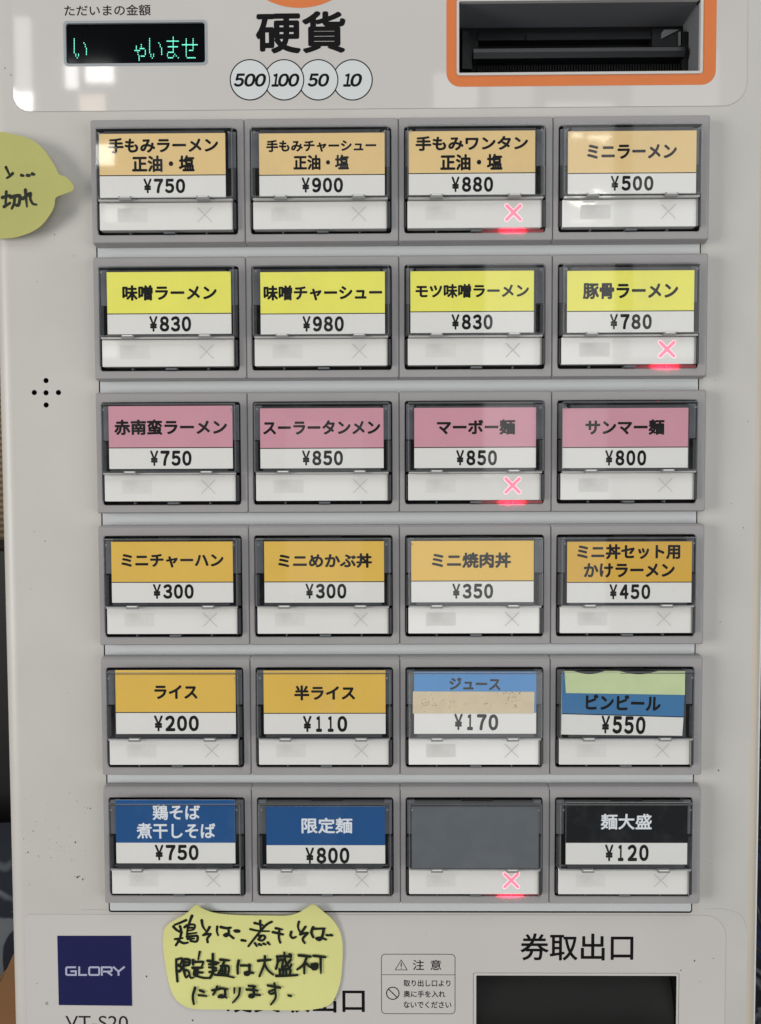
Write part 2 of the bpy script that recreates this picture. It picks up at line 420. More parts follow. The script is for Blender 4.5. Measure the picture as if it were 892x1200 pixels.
# coin heading
ptext(b, '硬貨', 300, 12.5, 405, 63, YP, 'ink', bold=.03)
x, z = at(351, -79, YP); b.poly(circle(x, z, 83.5 * .2522, 64), YP, 'orange_print')
for k, (u, t, u0, u1) in enumerate(((413.2, '10', 403, 423.5), (373, '50', 361.5, 385), (333, '100', 319, 350), (293, '500', 275, 311))):
    x, z = at(u, 93.6, YP); y = YP - .012 * k
    b.poly(circle(x, z, 5.75), y, 'coin_fill'); c = circle(x, z, 5.7)
    b.ribbon(c, .32, y - .004, 'ink', closed=True)
    digits(b, t, u0, 86, u1, 101.7, y - .006, 'ink', .04, .2)
ptext(b, 'ただいまの金額', 75.5, 5, 176.5, 19, YP, 'ink_soft', bold=.012)
# smears on the film
part(b, 'upper_film')

b = MB()
hl = rr(TRAY[0] - 1.0, TRAY[1] + .8, TRAY[2] - 1, TRAY[3] + .9, .6)
holed_sheet(b, rr(-112.3, 99.9, -300, -119.75, (.5, 4, 6.5, 2)), [hl], YF, YB, 'film', 'film_edge')
ptext(b, '券取出口', 610, 1094, 742.5, 1125.5, YP, 'ink', bold=.014)
ptext(b, '硬貨取出口', 263, 1157.5, 427.5, 1186.5, YP, 'ink', bold=.014)
ptext(b, 'VT-S20', 77, 1190.5, 150, 1206, YP, 'ink_soft', bold=.0)
for u, v, r in ((814, 1126, 1.6), (798, 1137, 1.2), (171.7, 1144.3, 1.5), (836, 1123, .9), (55, 1176, 3.0), (43.5, 1152.5, .9), (226, 1196, 1.8), (820, 1150, .7), (500, 1095, .6)):
    x, z = at(u, v, YP); blot(b, x, z, r * .25, YP - .004, 'speck' if r < 2 else 'smudge')
part(b, 'lower_film')

# caution label printed in its own frame
b = MB()
x0, x1, z0, z1 = pbox(447.3, 1118.3, 533.3, 1187.8, YP)
b.slab(rr(x0, x1, z0, z1, 1.2), YF - .03, YF + .03, 'film')
y = YF - .05
b.ribbon(rr(x0, x1, z0, z1, 1.2), .18, y, 'ink_soft', closed=True)
zd = at(490, 1142.3, y)[1]; b.ribbon([(x0, zd), (x1, zd)], .16, y - .003, 'ink_soft', cap=False)
b.ribbon([at(u, v, y) for u, v in ((470.3, 1125), (477.2, 1136.6), (463.4, 1136.6))], .2, y - .003, 'ink_soft', closed=True)
b.ribbon([at(470.3, 1128.5, y), at(470.3, 1132.6, y)], .3, y - .004, 'ink_soft'); b.poly(circle(*at(470.3, 1134.7, y), .17, 10), y - .004, 'ink_soft')
ptext(b, '注', 484, 1124.8, 497, 1136.8, y, 'ink', bold=.01); ptext(b, '意', 504.5, 1124.8, 517.3, 1136.8, y, 'ink', bold=.01)
c = at(460.4, 1164, y); b.ribbon(circle(*c, 1.9, 28), .3, y - .002, 'ink', closed=True)
b.ribbon([(c[0] - 1.33, c[1] + 1.33), (c[0] + 1.33, c[1] - 1.33)], .3, y - .004, 'ink', cap=False)
for t, v, u1 in (('取り出し口より', 1148.3, 528), ('奥に手を入れ', 1161, 522), ('ないでください', 1173.6, 529)):
    ptext(b, t, 473, v, u1, v + 7.8, y, 'ink_soft', bold=.02)
part(b, 'caution_label')

# maker's plate
b = MB()
q = [at(u, v, YF) for u, v in ((69.2, 1177.5), (155, 1178.4), (153.6, 1096.5), (67.4, 1096.5))]
b.slab(q, YF - .12, YF + .05, 'logo_navy')
y = YF - .135
def gl(u, v): return at(40 + u / 5.575, 1060 + v / 5.575, y)
T = 12.5 / 5.575 * .2522
H0, H1 = 410, 460
for pts in ([(274, H0), (216, H0), (210, H0 + 6), (210, H1 - 6), (216, H1), (273, H1), (273, 436), (238, 436)], [(295, H0 - 5), (295, H1), (346, H1)],
            [(440 + 3, H1 + 5), (443, H0), (500, H0), (507, H0 + 5), (507, 432), (501, 438), (446, 438)], [(478, 440), (510, H1 + 3)],
            [(516, H0 - 4), (552, 438), (592, H0 - 4)], [(552, 440), (552, H1 + 5)]):
    b.ribbon([gl(*p) for p in pts], T, y, 'logo_letter', cap=False); y -= .003
b.ribbon([gl(*p) for p in ((366, H0), (420, H0), (426, H0 + 6), (426, H1 - 6), (420, H1), (366, H1), (360, H1 - 6), (360, H0 + 6))], T, y, 'logo_letter', closed=True)
part(b, 'maker_plate')

# ------------------------------------------------------------------ green character display
b = MB()
o_, i_ = rr(DISP[0] - .25, DISP[1] + .25, DISP[2] - .25, DISP[3] + .25, 1.2), rr(DISP[0] + .45, DISP[1] - .45, DISP[2] + .45, DISP[3] - .45, .8)
b.loops([(o_, YF), (o_, YF - .1), (i_, YF - .1), (i_, YF + .9)], 'display_frame')
b.poly(rr(DISP[0] + .3, DISP[1] - .3, DISP[2] + .3, DISP[3] - .3, .6), YF + .5, 'display_glass')
disp = part(b, 'display')
b = MB(); yd = YF + .48
def dot(u, v):
    x, z = at(u, v, yd); b.rect(x - .105, x + .105, z - .15, z + .15, yd, 'vfd_green')
def run(ox, oy, segs):
    for s in segs:
        if len(s) == 2: dot(ox + s[0] / 9.911, oy + s[1] / 9.911); continue
        x0, y0, x1, y1 = s; n = max(1, round(max(abs(x1 - x0) / 12.5, abs(y1 - y0) / 18.5)))
        for k in range(n + 1): dot(ox + (x0 + (x1 - x0) * k / n) / 9.911, oy + (y0 + (y1 - y0) * k / n) / 9.911)
run(80, 35, [(70, 105, 70, 265), (88, 283), (88, 303), (105, 325), (120, 283), (120, 301), (182, 152), (197, 172), (199, 195), (212, 215, 212, 285)])
run(150, 35, [(98, 190, 98, 222), (82, 240, 135, 240), (116, 260, 118, 285), (130, 303, 130, 352), (155, 172, 155, 196), (142, 217, 187, 217), (202, 237, 202, 285), (155, 305, 190, 305),
              (252, 103, 252, 265), (266, 285), (266, 305), (283, 327), (298, 282), (298, 304), (359, 152), (374, 173), (376, 195), (392, 213, 392, 285),
              (526, 85, 526, 245), (455, 131, 585, 131), (468, 196, 575, 196), (470, 260, 528, 260), (460, 280), (460, 302), (470, 324, 520, 324), (531, 304), (545, 283), (562, 303), (585, 324),
              (677, 105, 677, 303), (632, 173, 805, 173), (757, 105, 757, 220), (715, 238, 752, 238), (690, 324, 780, 324)])
part(b, 'glowing_characters', parent=disp)

# ------------------------------------------------------------------ bill slot
x0, x1, z0, z1 = SLOT
b = MB()
lo, li = rr(x0 - .7, x1 + .7, z0 - .7, z1 + .7, .9), rr(x0, x1, z0, z1, .3)
b.loops([(lo, YF + .05), (lo, YF - .3), (li, YF - .3), (li, YF + 1)], 'slot_lip')
b.loops([(li, YF + 1), (rr(x0 + .1, x1 - .1, z0 + .1, z1 - .1, .3), 16.6)], 'slot_shade')
b.poly(rr(x0 + .1, x1 - .1, z0 + .1, z1 - .1, .3), 16.6, 'slot_deep')
slot = part(b, 'bill_slot')
def S(u, v, y): return at(500 + u / 2.478, v / 2.478, y)
b = MB()
def sbox(u0, v0, u1, v1, y0, y1, m):
    (a0, c1), (a1, c0) = S(u0, v0, y0), S(u1, v1, y0)
    b.slab(rr(a0, a1, c0, c1, .25, 3), y0, y1, m)
sbox(103, 84, 150, 206, 14.2, 16.5, 'slot_black'); sbox(103, 112, 132, 200, 12.0, 14.2, 'slot_deep'); sbox(104, 90, 122, 200, 11.6, 12.0, 'slot_black')
part(b, 'slot_bracket', parent=slot)
b = MB()
sbox(655, 84, 742, 135, 13.0, 16.5, 'slot_black'); sbox(742, 92, 763, 205, 12.2, 16.5, 'slot_deep')
part(b, 'slot_bracket', parent=slot)
b = MB(); sbox(150, 96, 670, 113, 13.6, 16.5, 'slot_black'); sbox(290, 98, 500, 115, 13.0, 13.6, 'slot_black')
part(b, 'upper_bar', parent=slot)
b = MB()
(a0, c1), (a1, c0) = S(135, 145, 11.5), S(745, 170, 11.5)
pr = [(10.9, c1), (10.2, c1 - .4), (10.0, (c0 + c1) / 2), (10.6, c0)]
b.add([(x, y, z) for x in (a0, a1) for y, z in pr] + [(x, 16.4, z) for x in (a0, a1) for z in (c1, c0)], [(0, 1, 5, 4), (1, 2, 6, 5), (2, 3, 7, 6), (8, 0, 4, 10), (3, 9, 11, 7), (8, 9, 3, 2, 1, 0), (10, 4, 5, 6, 7, 11)], 'slot_black')
part(b, 'lower_bar', parent=slot)
b = MB(); (a0, c1), (a1, c0) = S(150, 182, 12.5), S(745, 208, 12.5)
b.box(a0, a1, 14.6, 16.4, c0 + .2, c1, 'slot_deep')
k = a0
while k < a1 - .5: b.box(k, k + .42, 13.2, 14.6, c0 + .2, c1 - .4, 'slot_deep'); k += .8
part(b, 'brush_teeth', parent=slot)
b = MB(); q = [S(u, v, 12.4) for u, v in ((682, 112), (733, 86), (690, 86), (683, 94))]
b.slab(q, 12.4, 13.2, 'core_grey'); q = [S(u, v, 12.2) for u, v in ((733, 92), (738, 92), (738, 132), (733, 132))]; b.slab(q, 12.2, 13, 'core_grey')
part(b, 'side_guide', parent=slot)

# ------------------------------------------------------------------ ticket outlet with its smoked flap
x0, x1, z0, z1 = TRAY
b = MB()
lo = rr(x0 - .75, x1 + .55, z0 - .7, z1 + .65, .6); li = rr(x0, x1, z0, z1, .3)
b.loops([(lo, YF + .1), (lo, YF - .12), (li, YF - .12), (li, YF + 10)], 'slot_lip')
b.loops([(rr(x0 + .01, x1 - .01, z0, z1 - .01, .3), YF + .15), (rr(x0 + .01, x1 - .01, z0, z1 - .01, .3), 40), ], 'slot_deep'); b.rect(x0, x1, z0, z1, 40, 'slot_deep')
tray = part(b, 'ticket_outlet')
b = MB(); rows = []
NX = 24
for j in range(15):
    t = j / 14; z = z1 - .15 - t * 32; y = YF + 6.2 - 5.4 * math.sin(min(1, t * 2.0) * math.pi / 2)
    rows.append([(x0 + .2 + (x1 - x0 - .4) * i / NX, y + .25 * math.sin(3.1 * i / NX), z) for i in range(NX + 1)])
vs = [p for r in rows for p in r]
b.add(vs, [(j * (NX + 1) + i, (j + 1) * (NX + 1) + i, (j + 1) * (NX + 1) + i + 1, j * (NX + 1) + i + 1) for j in range(14) for i in range(NX)], 'flap_black')
part(b, 'smoked_flap', True, parent=tray)

# ------------------------------------------------------------------ menu buttons
PX, PZ, OX, OW, OH = 44.0, 38.804, 3.548, 40.26, 29.755
ML, MR, MT, MBm = 1.72, 2.12, 2.95, 2.45            # bezel margins round the opening
def frame_loops(first, last):
    ml, mr = ML + (.15 if first else 0), MR + (.35 if last else 0)
    A = lambda e, r: rr(-ml - e, OW + mr + e, -OH - MBm - e, MT + e, r, 4)
    el = .0
    base = rr(-ml - (.1 if first else 0), OW + mr + (.75 if last else 0), -OH - MBm - .12, MT + .1, .6, 4)
    mid = rr(-ml, OW + mr + (.25 if last else 0), -OH - MBm, MT, .6, 4)
    ch = rr(-ml + .3, OW + mr - .3, -OH - MBm + .35, MT - .55, .5, 4)
    I = lambda e, r: rr(-e, OW + e, -OH - e, e, r, 4)
    return [(base, 3.75), (mid, .7), (ch, 0.0), (I(.18, .9), 0.0), (I(0, .75), .2), (I(-.02, .7), 2.8)]
bezel_me = {}
for fl in ((True, False), (False, False), (False, True)):
    b = MB(); b.loops(frame_loops(*fl), 'bezel_plastic')
    # the inner walls and the floor of the opening are black
    b.loops([(rr(.03, OW - .03, -OH + .03, -.03, .7, 4), .55), (rr(.03, OW - .03, -OH + .03, -.03, .7, 4), 2.8)], 'gap_black'); b.poly(rr(0, OW, -OH, 0, .7, 4), 2.75, 'gap_black')
    o = b.build('menu_button'); bezel_me[fl] = o.data; bpy.data.objects.remove(o)

b = MB()                                               # dark key body behind the name card
b.box(3.2, OW - 3.2, -2.42, 2.6, -20.0, -1.6, 'core_dark')
b.box(.35, 2.6, .3, 2.6, -11, -.8, 'core_mid'); b.box(OW - 2.6, OW - .35, .3, 2.6, -11, -.8, 'core_mid')
b.box(.25, 1.55, -.9, 2.6, -20.4, -11.4, 'core_dark'); b.box(OW - 1.55, OW - .25, -.9, 2.6, -20.4, -11.4, 'core_dark')
b.box(OW - .95, OW - .3, -1.2, 2.6, -28.6, -21.2, 'core_dark'); b.box(.2, .5, -.6, 2.6, -28.4, -21.2, 'core_dark')
b.box(16.2, 25.4, -.9, 2.6, -.95, -.25, 'gap_black')
b.box(19.0, 22.2, -.4, 2.6, -OH + .25, -OH + .8, 'core_grey'); b.box(9, 9.3, .2, 2.6, -OH + .2, -28.9, 'core_grey'); b.box(31, 31.3, .2, 2.6, -OH + .2, -28.9, 'core_grey')
o = b.build('key_body'); core_me = o.data; bpy.data.objects.remove(o)

b = MB()                                               # clear flap over the card
C0 = (.75, OW - .75, -20.35, -.55)
b.loops([(rr(C0[0], C0[1], C0[2], C0[3], .5, 4), -.2), (rr(C0[0], C0[1], C0[2], C0[3], .5, 4), -2.9), (rr(C0[0] + .12, C0[1] - .12, C0[2] + .12, C0[3] - .12, .45, 4), -3.05),
         (rr(C0[0] + .34, C0[1] - .34, C0[2] + .3, C0[3] - .45, .3, 4), -3.05)], 'clear_edge')
b.poly(rr(C0[0] + .34, C0[1] - .34, C0[2] + .3, C0[3] - .45, .3, 4), -3.05, 'clear_acrylic')
b.box(C0[0] + .1, C0[1] - .1, -2.8, -1.2, -1.22, -1.05, 'gap_black')
for x in (1.75, OW - 1.75): b.loops([(circle(x, -2.35, .28, 12), -3.09), (circle(x, -2.35, .12, 12), -3.09)], 'latch_grey')
b.box(C0[0] + .3, C0[1] - .3, -2.2, -1.0, -20.9, -20.42, 'clear_hinge'); b.box(C0[0] + .6, C0[1] - .6, -1.9, -1.2, -20.3, -20.05, 'gap_black')
b.box(OW - 1.35, OW - 1.15, -1.3, -.6, -28.7, -20.9, 'latch_grey')
o = b.build('clear_flap'); flap_me = o.data; bpy.data.objects.remove(o)

def strip_mesh(lit):
    b = MB(); x0, x1, z0, z1 = .85, OW - 1.35, -28.65, -20.95
    b.loops([(rr(x0, x1, z0, z1, .25, 3), 1.6), (rr(x0, x1, z0, z1, .25, 3), -.72), (rr(x0 + .08, x1 - .08, z0 + .08, z1 - .08, .2, 3), -.8)], 'strip_white', cap=True)
    b.poly(rr(6.0, 14.6, -26.4, -22.5, .35, 3), -.812, 'mark_grey')
    random.seed(3)
    for k in range(4): blot(b, 8.6 + 1.2 * k, -24.7 + random.uniform(-.3, .3), random.uniform(.9, 1.3), -.82 - k * .0015, 'mark_blot', 15)
    if not lit:
        for k, d in enumerate((1, -1)):
            b.ribbon([(28.95, -24.45 - 2.02 * d), (33.0, -24.45 + 2.02 * d)], .28, -.815 - k * .003, 'cross_grey', cap=False)
    o = b.build('indicator_strip'); me = o.data; bpy.data.objects.remove(o); return me
strip_me = {l: strip_mesh(l) for l in (True, False)}
b = MB()
for m, w, e, y in (('cross_halo', 1.3, 1.95, -.83), ('cross_pink', .86, 1.95, -.85)):
    for k, d in enumerate((1, -1)): b.ribbon([(31.0 - e, -24.45 - e * d), (31.0 + e, -24.45 + e * d)], w, y - .004 * k, m)
o = b.build('cross_lamp'); cross_me = o.data; bpy.data.objects.remove(o)
b = MB()
b.loops([(rr(20.5, OW - .4, -OH + .12, -28.72, .15, 3), 1.9), (rr(20.5, OW - .4, -OH + .12, -28.72, .15, 3), .55)], 'glow_bar_red', cap=True)  # plastic bar added to catch the red light; it does not glow itself
o = b.build('glow_bar'); glow_bar_me = o.data; bpy.data.objects.remove(o)
b = MB(); b.box(-1.75, 1.75, -3.25, -1.0, -.5, .5, 'latch_grey'); b.box(-1.4, 1.4, -3.32, -3.26, .1, .42, 'strip_white')
o = b.build('flap_catch'); catch_me = o.data; bpy.data.objects.remove(o)

# row, column: what the card shows. card corners, dividing line, lettering boxes in photo pixels
YC = -2.72
DEF = {
 (0, 0): ('tan', (116, 157, 264.7, 231, 206), [('手もみラーメン', 127, 160.7, 255.7, 179.7), ('正油・塩', 154.9, 181.7, 228, 201.9)], ('¥750', 167.7, 209.3, 217, 226.5), 'tan two-line ramen button priced 750 yen with glare at its lower left'),
 (0, 1): ('tan', (303.5, 156.5, 451, 229, 205.5), [('手もみチャーシュー', 312, 163, 441, 178.5), ('正油・塩', 344, 181, 409, 199.5)], ('¥900', 353, 208, 402, 225.7), 'tan two-line roast pork ramen button priced 900 yen'),
 (0, 2): ('tan', (479, 154, 627, 227.5, 203.5), [('手もみワンタン', 487, 158.5, 619, 177), ('正油・塩', 516, 180, 589, 200)], ('¥880', 528.5, 207, 578, 225), 'tan two-line wonton button priced 880 yen with a red lit cross'),
 (0, 3): ('tan', (666, 154, 815.6, 226.5, 203.4), [('ミニラーメン', 688, 168.6, 793.4, 186.6)], ('¥500', 715, 206, 766, 223.6), 'tan mini ramen button priced 500 yen with streaks of lamp glare'),
 (1, 0): ('yellow', (125, 319, 271.3, 391, 368), [('味噌ラーメン', 143.5, 333.5, 254, 352.5)], ('¥830', 174.5, 370.5, 224, 388.7), 'yellow miso ramen button priced 830 yen'),
 (1, 1): ('yellow', (305, 319, 451.3, 391, 368), [('味噌チャーシュー', 309, 333.5, 448, 352.5)], ('¥980', 354, 370.5, 403, 388.7), 'yellow miso roast pork button priced 980 yen'),
 (1, 2): ('yellow', (481, 318, 625.5, 389.5, 365.5), [('モツ味噌ラーメン', 487, 332, 620, 349.5)], ('¥830', 528.5, 368.3, 577.5, 386.3), 'yellow giblet miso ramen button priced 830 yen'),
 (1, 3): ('yellow', (665, 317.5, 813, 389, 365), [('豚骨ラーメン', 683, 331, 795, 350.7)], ('¥780', 714, 368, 764, 386), 'yellow pork bone ramen button priced 780 yen with a red lit cross'),
 (2, 0): ('pink', (127, 476, 273, 549, 525), [('赤南蛮ラーメン', 134, 491, 266, 510)], ('¥750', 175.5, 528, 224.5, 546), 'pink red pepper ramen button priced 750 yen'),
 (2, 1): ('pink', (304.7, 478.6, 449.7, 548.4, 525.5), [('スーラータンメン', 308.4, 492.2, 445.7, 509.6)], ('¥850', 353.5, 528, 402, 545.5), 'pink hot and sour noodle button priced 850 yen'),
 (2, 2): ('pink', (485.5, 478, 628, 548, 524.5), [('マーボー麺', 512, 491.2, 604, 509.8)], ('¥850', 534, 527.5, 582.5, 545.5), 'pink mapo noodle button priced 850 yen with a red lit cross'),
 (2, 3): ('pink', (659.5, 478.5, 806, 548, 524.5), [('サンマー麺', 686, 491.2, 779, 510)], ('¥800', 708.5, 527.5, 757.5, 545.7), 'pink noodle button priced 800 yen'),
 (3, 0): ('gold', (130.2, 635, 273.4, 706, 682.5), [('ミニチャーハン', 142.3, 648.8, 262, 665.4)], ('¥300', 178.8, 684.5, 227, 701.8), 'golden mini fried rice button priced 300 yen'),
 (3, 1): ('gold', (309.5, 634.5, 450.3, 706, 682), [('ミニめかぶ丼', 326, 648.3, 436, 665.8)], ('¥300', 357.5, 684, 406, 701.6), 'golden mini seaweed rice bowl button priced 300 yen'),
 (3, 2): ('gold_pale', (482, 634, 625.3, 705.5, 681), [('ミニ焼肉丼', 506, 647.2, 599, 665.8)], ('¥350', 529.5, 684, 578, 701.6), 'paler golden mini grilled meat rice bowl button priced 350 yen'),
 (3, 3): ('gold_deep', (665, 635, 810.2, 706, 682.5), [('ミニ丼セット用', 676.3, 637.4, 797.4, 655.6), ('かけラーメン', 684, 659.6, 791, 677)], ('¥450', 713.5, 684.7, 762.3, 702.3), 'deep golden two-line set ramen button priced 450 yen'),
 (4, 0): ('gold', (135, 785.5, 276.6, 860, 835), [('ライス', 181, 802.7, 231.5, 819.3)], ('¥200', 180, 838.5, 233, 857), 'golden rice button priced 200 yen'),
 (4, 1): ('gold', (308.8, 786, 452, 860, 836), [('半ライス', 345, 803, 416.3, 820.9)], ('¥110', 354.5, 839, 407, 857.8), 'golden half rice button priced 110 yen'),
 (4, 2): ('sky', (485.3, 787, 628.3, 859.8, 835.5), [('ジュース', 526.6, 794, 586.7, 808.9)], ('¥170', 531.6, 836.8, 584, 855.8), 'light blue juice button with a strip of beige tape over its lower name'),
 (4, 3): ('blue', (659, 787, 802.5, 861, 838), [('ビンビール', 686.4, 814.2, 774.6, 832.6)], ('¥550', 704, 839.2, 756.7, 860), 'blue bottled beer button with a pale green paper strip along its top'),
 (5, 0): ('navy', (135.3, 937.5, 276, 1011.7, 987.6), [('鶏そば', 179, 942.7, 234.4, 961), ('煮干しそば', 160.4, 964.4, 252.4, 982.8)], ('¥750', 181, 990, 232.7, 1008.2), 'dark blue two-line soba button priced 750 yen'),
 (5, 1): ('navy', (312, 945, 451.5, 1012, 990.5), [('限定麺', 353.5, 958.3, 413, 976.7)], ('¥800', 357.5, 993.2, 409.5, 1012), 'dark blue limited noodle button priced 800 yen'),
 (5, 2): (None, None, [], None, 'empty grey button without a name card and with a red lit cross'),
 (5, 3): ('black', (663.5, 940.7, 805.2, 1013, 987.8), [('麺大盛', 704, 953.7, 764, 972.2)], ('¥120', 708.3, 989.8, 760.4, 1009.2), 'black extra large noodle button priced 120 yen'),
}
LIT = {(0, 2), (1, 3), (2, 2), (5, 2)}
for (r, c), (colour, card, names, price, label) in DEF.items():
    ox, oz = (c - 2) * PX + OX, -(r - 2.5) * PZ + OH / 2
    btn = link('menu_button', bezel_me[(c == 0, c == 3)], machine); btn['label'] = label
    btn.location = Vector((ox, 0, oz)) * MM - machine.location
    sub = lambda n, me: link(n, me, btn)
    random.seed(r * 7 + c)
    lit = (r, c) in LIT
    sub('key_body', core_me); k = sub('clear_flap', flap_me); k.rotation_euler = (random.uniform(-.004, .004), 0, random.uniform(-.004, .004)); sub('indicator_strip', strip_me[lit])
    if lit: sub('cross_lamp', cross_me); sub('glow_bar', glow_bar_me)
    if lit:
        l = bpy.data.lights.new('red_indicator_light', 'AREA'); l.shape = 'ELLIPSE'; l.size = .0075; l.size_y = .0006
        l.energy = 4.2e-4 * random.uniform(.75, 1.25); l.color = (1, .03, .08)
        o = sub('red_indicator_light', l); o.location = (31.0 * MM, -.32 * MM, -29.28 * MM); o.rotation_euler = (math.pi / 2, 0, 0)
    for x in (9.0, 31.0):
        k = sub('flap_catch', catch_me); k.location = (x * MM, 0, -20.45 * MM)
    b = MB()
    if colour:
        u0, v0, u1, v1, vd = card; tilt = 0
        x0, z1 = at(u0, v0, YC); x1, z0 = at(u1, v1, YC); zd = at(u0, vd, YC)[1]
        tl, tr, bl, br = (x0, z1), (x1, z1), (x0, z0), (x1, z0); dl, dr = (x0, zd), (x1, zd)
        if (r, c) == (4, 3): tilt = -.024; sk = .35; dl, dr = (x0 - .1, zd + .4), (x1 - .4, zd - .6); bl, br = (x0 - .25, z0 + .1), (x1 - .7, z0 - .3)
        if (r, c) == (4, 2): tilt = -.012
        b.poly([dl, dr, tr, tl], YC, 'card_' + colour); b.poly([bl, br, dr, dl], YC, 'card_white')
        b.slab([bl, br, tr, tl], YC + .02, YC + .2, 'card_white')
        if colour not in ('navy', 'black', 'sky'): b.ribbon([dl, dr], .26, YC - .006, 'ink', cap=False)
        for t, a0, a1, a2, a3 in names:
            ptext(b, t, a0, a1, a2, a3, YC - .012, 'ink_white' if colour in ('navy', 'black') else 'ink', bold=.042 if colour not in ('navy', 'black') else .024, rot=tilt)
        t, a0, a1, a2, a3 = price; price_tag(b, t, a0, a1, a2, a3, YC - .012, 'ink', .05, tilt)
        nm = 'name_card'
    else:
        b.box(ox + 1.6, ox + OW - 1.6, YC + .2, YC + .5, oz - 20.0, oz - 1.5, 'core_grey'); nm = 'blank_card'
    part(b, nm, parent=btn)
    if (r, c) == (4, 2):
        b = MB(); q = [at(u, v, YC) for u, v in ((484, 810.2), (626.3, 810.6), (626, 836), (483.8, 836))]
        b.slab(q, YC - .1, YC - .03, 'tape_beige')
        random.seed(11)
        for cu, cv, su, sv, n in ((500, 822, 4, 6, 26), (522, 826, 8, 5, 26), (602, 818, 5, 5, 46), (570, 826, 10, 5, 18), (590, 812, 14, 1.5, 10)):
            for k in range(n):
                x, z = at(min(624, max(486, random.gauss(cu, su))), min(834, max(811.5, random.gauss(cv, sv))), YC); blot(b, x, z, random.uniform(.07, .24), YC - .105 - .0005 * k, 'smudge' if random.random() < .35 else 'speck', 7)
        part(b, 'tape_strip', parent=btn)
    if (r, c) == (4, 3):
        b = MB(); top = []
        N = 36
        for k in range(N + 1):
            t = k / N; u = 661.5 + (802.8 - 661.5) * t
            dip = 4.0 * max(0, 1 - ((u - 690.5) / 18) ** 2) + 4.2 * max(0, 1 - ((u - 748.5) / 22) ** 2)
            top.append(at(u, 786.2 + dip * .9, YC))
        q = [at(663.2, 812, YC), at(802.5, 814.2, YC)] + top[::-1]
        b.slab(q, YC - .14, YC - .05, 'tape_green')
        part(b, 'paper_strip', parent=btn)
        b = MB()
        for cu, w in ((690.5, 18), (748.5, 22)):
            b.slab([at(cu + w * math.cos(a), 787.6 + 3.0 * math.sin(a), YC) for a in [2 * math.pi * k / 24 for k in range(24)]], YC - .045, YC - .01, 'ink')
        part(b, 'paper_opening', parent=btn)

# ------------------------------------------------------------------ yellow memo notes stuck on the machine
def smooth(pts, n=5, closed=False):
    out = []; m = len(pts)
    for i in range(m if closed else m - 1):
        p0, p1, p2, p3 = (Vector(pts[(i + k - 1) % m] if closed else pts[min(m - 1, max(0, i + k - 1))]) for k in range(4))
        for k in range(n):
            t = k / n; out.append(tuple(.5 * ((2 * p1) + (p2 - p0) * t + (2 * p0 - 5 * p1 + 4 * p2 - p3) * t * t + (3 * p1 - p0 - 3 * p2 + p3) * t ** 3)))
    if not closed: out.append(tuple(pts[-1]))
    return out
def note(outline, yf, strokes, pen, paper, name, label, y_guess):
    xs = [p[0] for p in outline]; zs = [p[1] for p in outline]
    pts = [Vector(p) for p in outline]; n = len(pts); edges = [(i, (i + 1) % n) for i in range(n)]
    def ins(x, z):
        c = False
        for (a0, b0), (a1, b1) in zip(outline, outline[1:] + outline[:1]):
            if (b0 > z) != (b1 > z) and x < (a1 - a0) * (z - b0) / (b1 - b0) + a0: c = not c
        return c
    st = 1.1; x = min(xs)
    while x < max(xs):
        z = min(zs)
        while z < max(zs):
            if ins(x, z) and min((Vector((x, z)) - p).length for p in pts[:n]) > .5: pts.append(Vector((x, z)))
            z += st
        x += st
    vo, eo, fo, *_ = delaunay_2d_cdt(pts, edges, [], 1, 1e-6)
    b = MB(); tris = []
    for f in fo:
        a = (vo[f[1]] - vo[f[0]]).cross(vo[f[2]] - vo[f[0]]); tris.append(tuple(f) if a > 0 else tuple(reversed(f)))
    b.add([(v.x, yf(v.x, v.y), v.y) for v in vo], tris, paper)
    b.add([(v.x, yf(v.x, v.y) + .1, v.y) for v in vo], [tuple(reversed(t)) for t in tris], paper)
    for i, j in edges:
        (ax, az), (bx, bz) = outline[i], outline[j]
        b.add([(ax, yf(ax, az), az), (bx, yf(bx, bz), bz), (bx, yf(bx, bz) + .1, bz), (ax, yf(ax, az) + .1, az)], [(0, 3, 2, 1)], paper)
    kk = len(b.f)
    for k, s in enumerate(strokes):
        s = smooth(s, 6); b.ribbon(s, pen * random.uniform(.92, 1.2), -.05 - .004 * k, 'marker_ink', yf=yf, w1=pen * random.uniform(.62, 1.0))
    cx, cz = sum(xs) / len(xs), min(zs)
    o = b.build(name, None, True, (cx, yf(cx, (min(zs) + max(zs)) / 2), cz))
    return prop(o, label, 'sticky note', 'handwritten memo notes stuck on the machine')

random.seed(5)
Y2 = 3.4
cz_ = at(300, 1125, Y2)
def yf_low(x, z):
    t = (z - (-117.5 - 13)) / 13
    return 3.45 - (1.1 * t * t if t > 0 else 0) - .35 * max(0, min(1, (-138 - z) / 8)) ** 2 - .12 * math.sin(x * .21 + z * .1) - .22 * mnoise.noise((x * .09, z * .13, 1.5)) - .05 * mnoise.noise((x * .4, z * .35, 4))
def yf_left(x, z):
    t = max(0, min(1, (x + 123) / 30)); return 3.2 - 4.3 * t ** 1.5 - .25 * math.sin(z * .12 + 1) - .5 * mnoise.noise((x * .06, z * .07, 8.5)) - .06 * mnoise.noise((x * .4, z * .35, 2))
A = [(190, 28), (215, 45), (250, 62), (300, 73), (400, 80), (500, 82), (580, 82), (630, 68), (665, 45), (695, 25), (720, 40), (745, 65), (772, 90), (800, 130), (818, 175), (824, 230), (822, 300), (815, 370), (800, 420), (780, 460), (750, 482), (700, 495), (640, 499), (540, 495), (400, 494), (250, 495), (190, 493), (150, 485), (120, 468), (95, 445), (75, 410), (60, 360), (48, 290), (40, 220), (42, 170), (50, 140), (70, 118), (100, 98), (140, 75), (165, 52)]
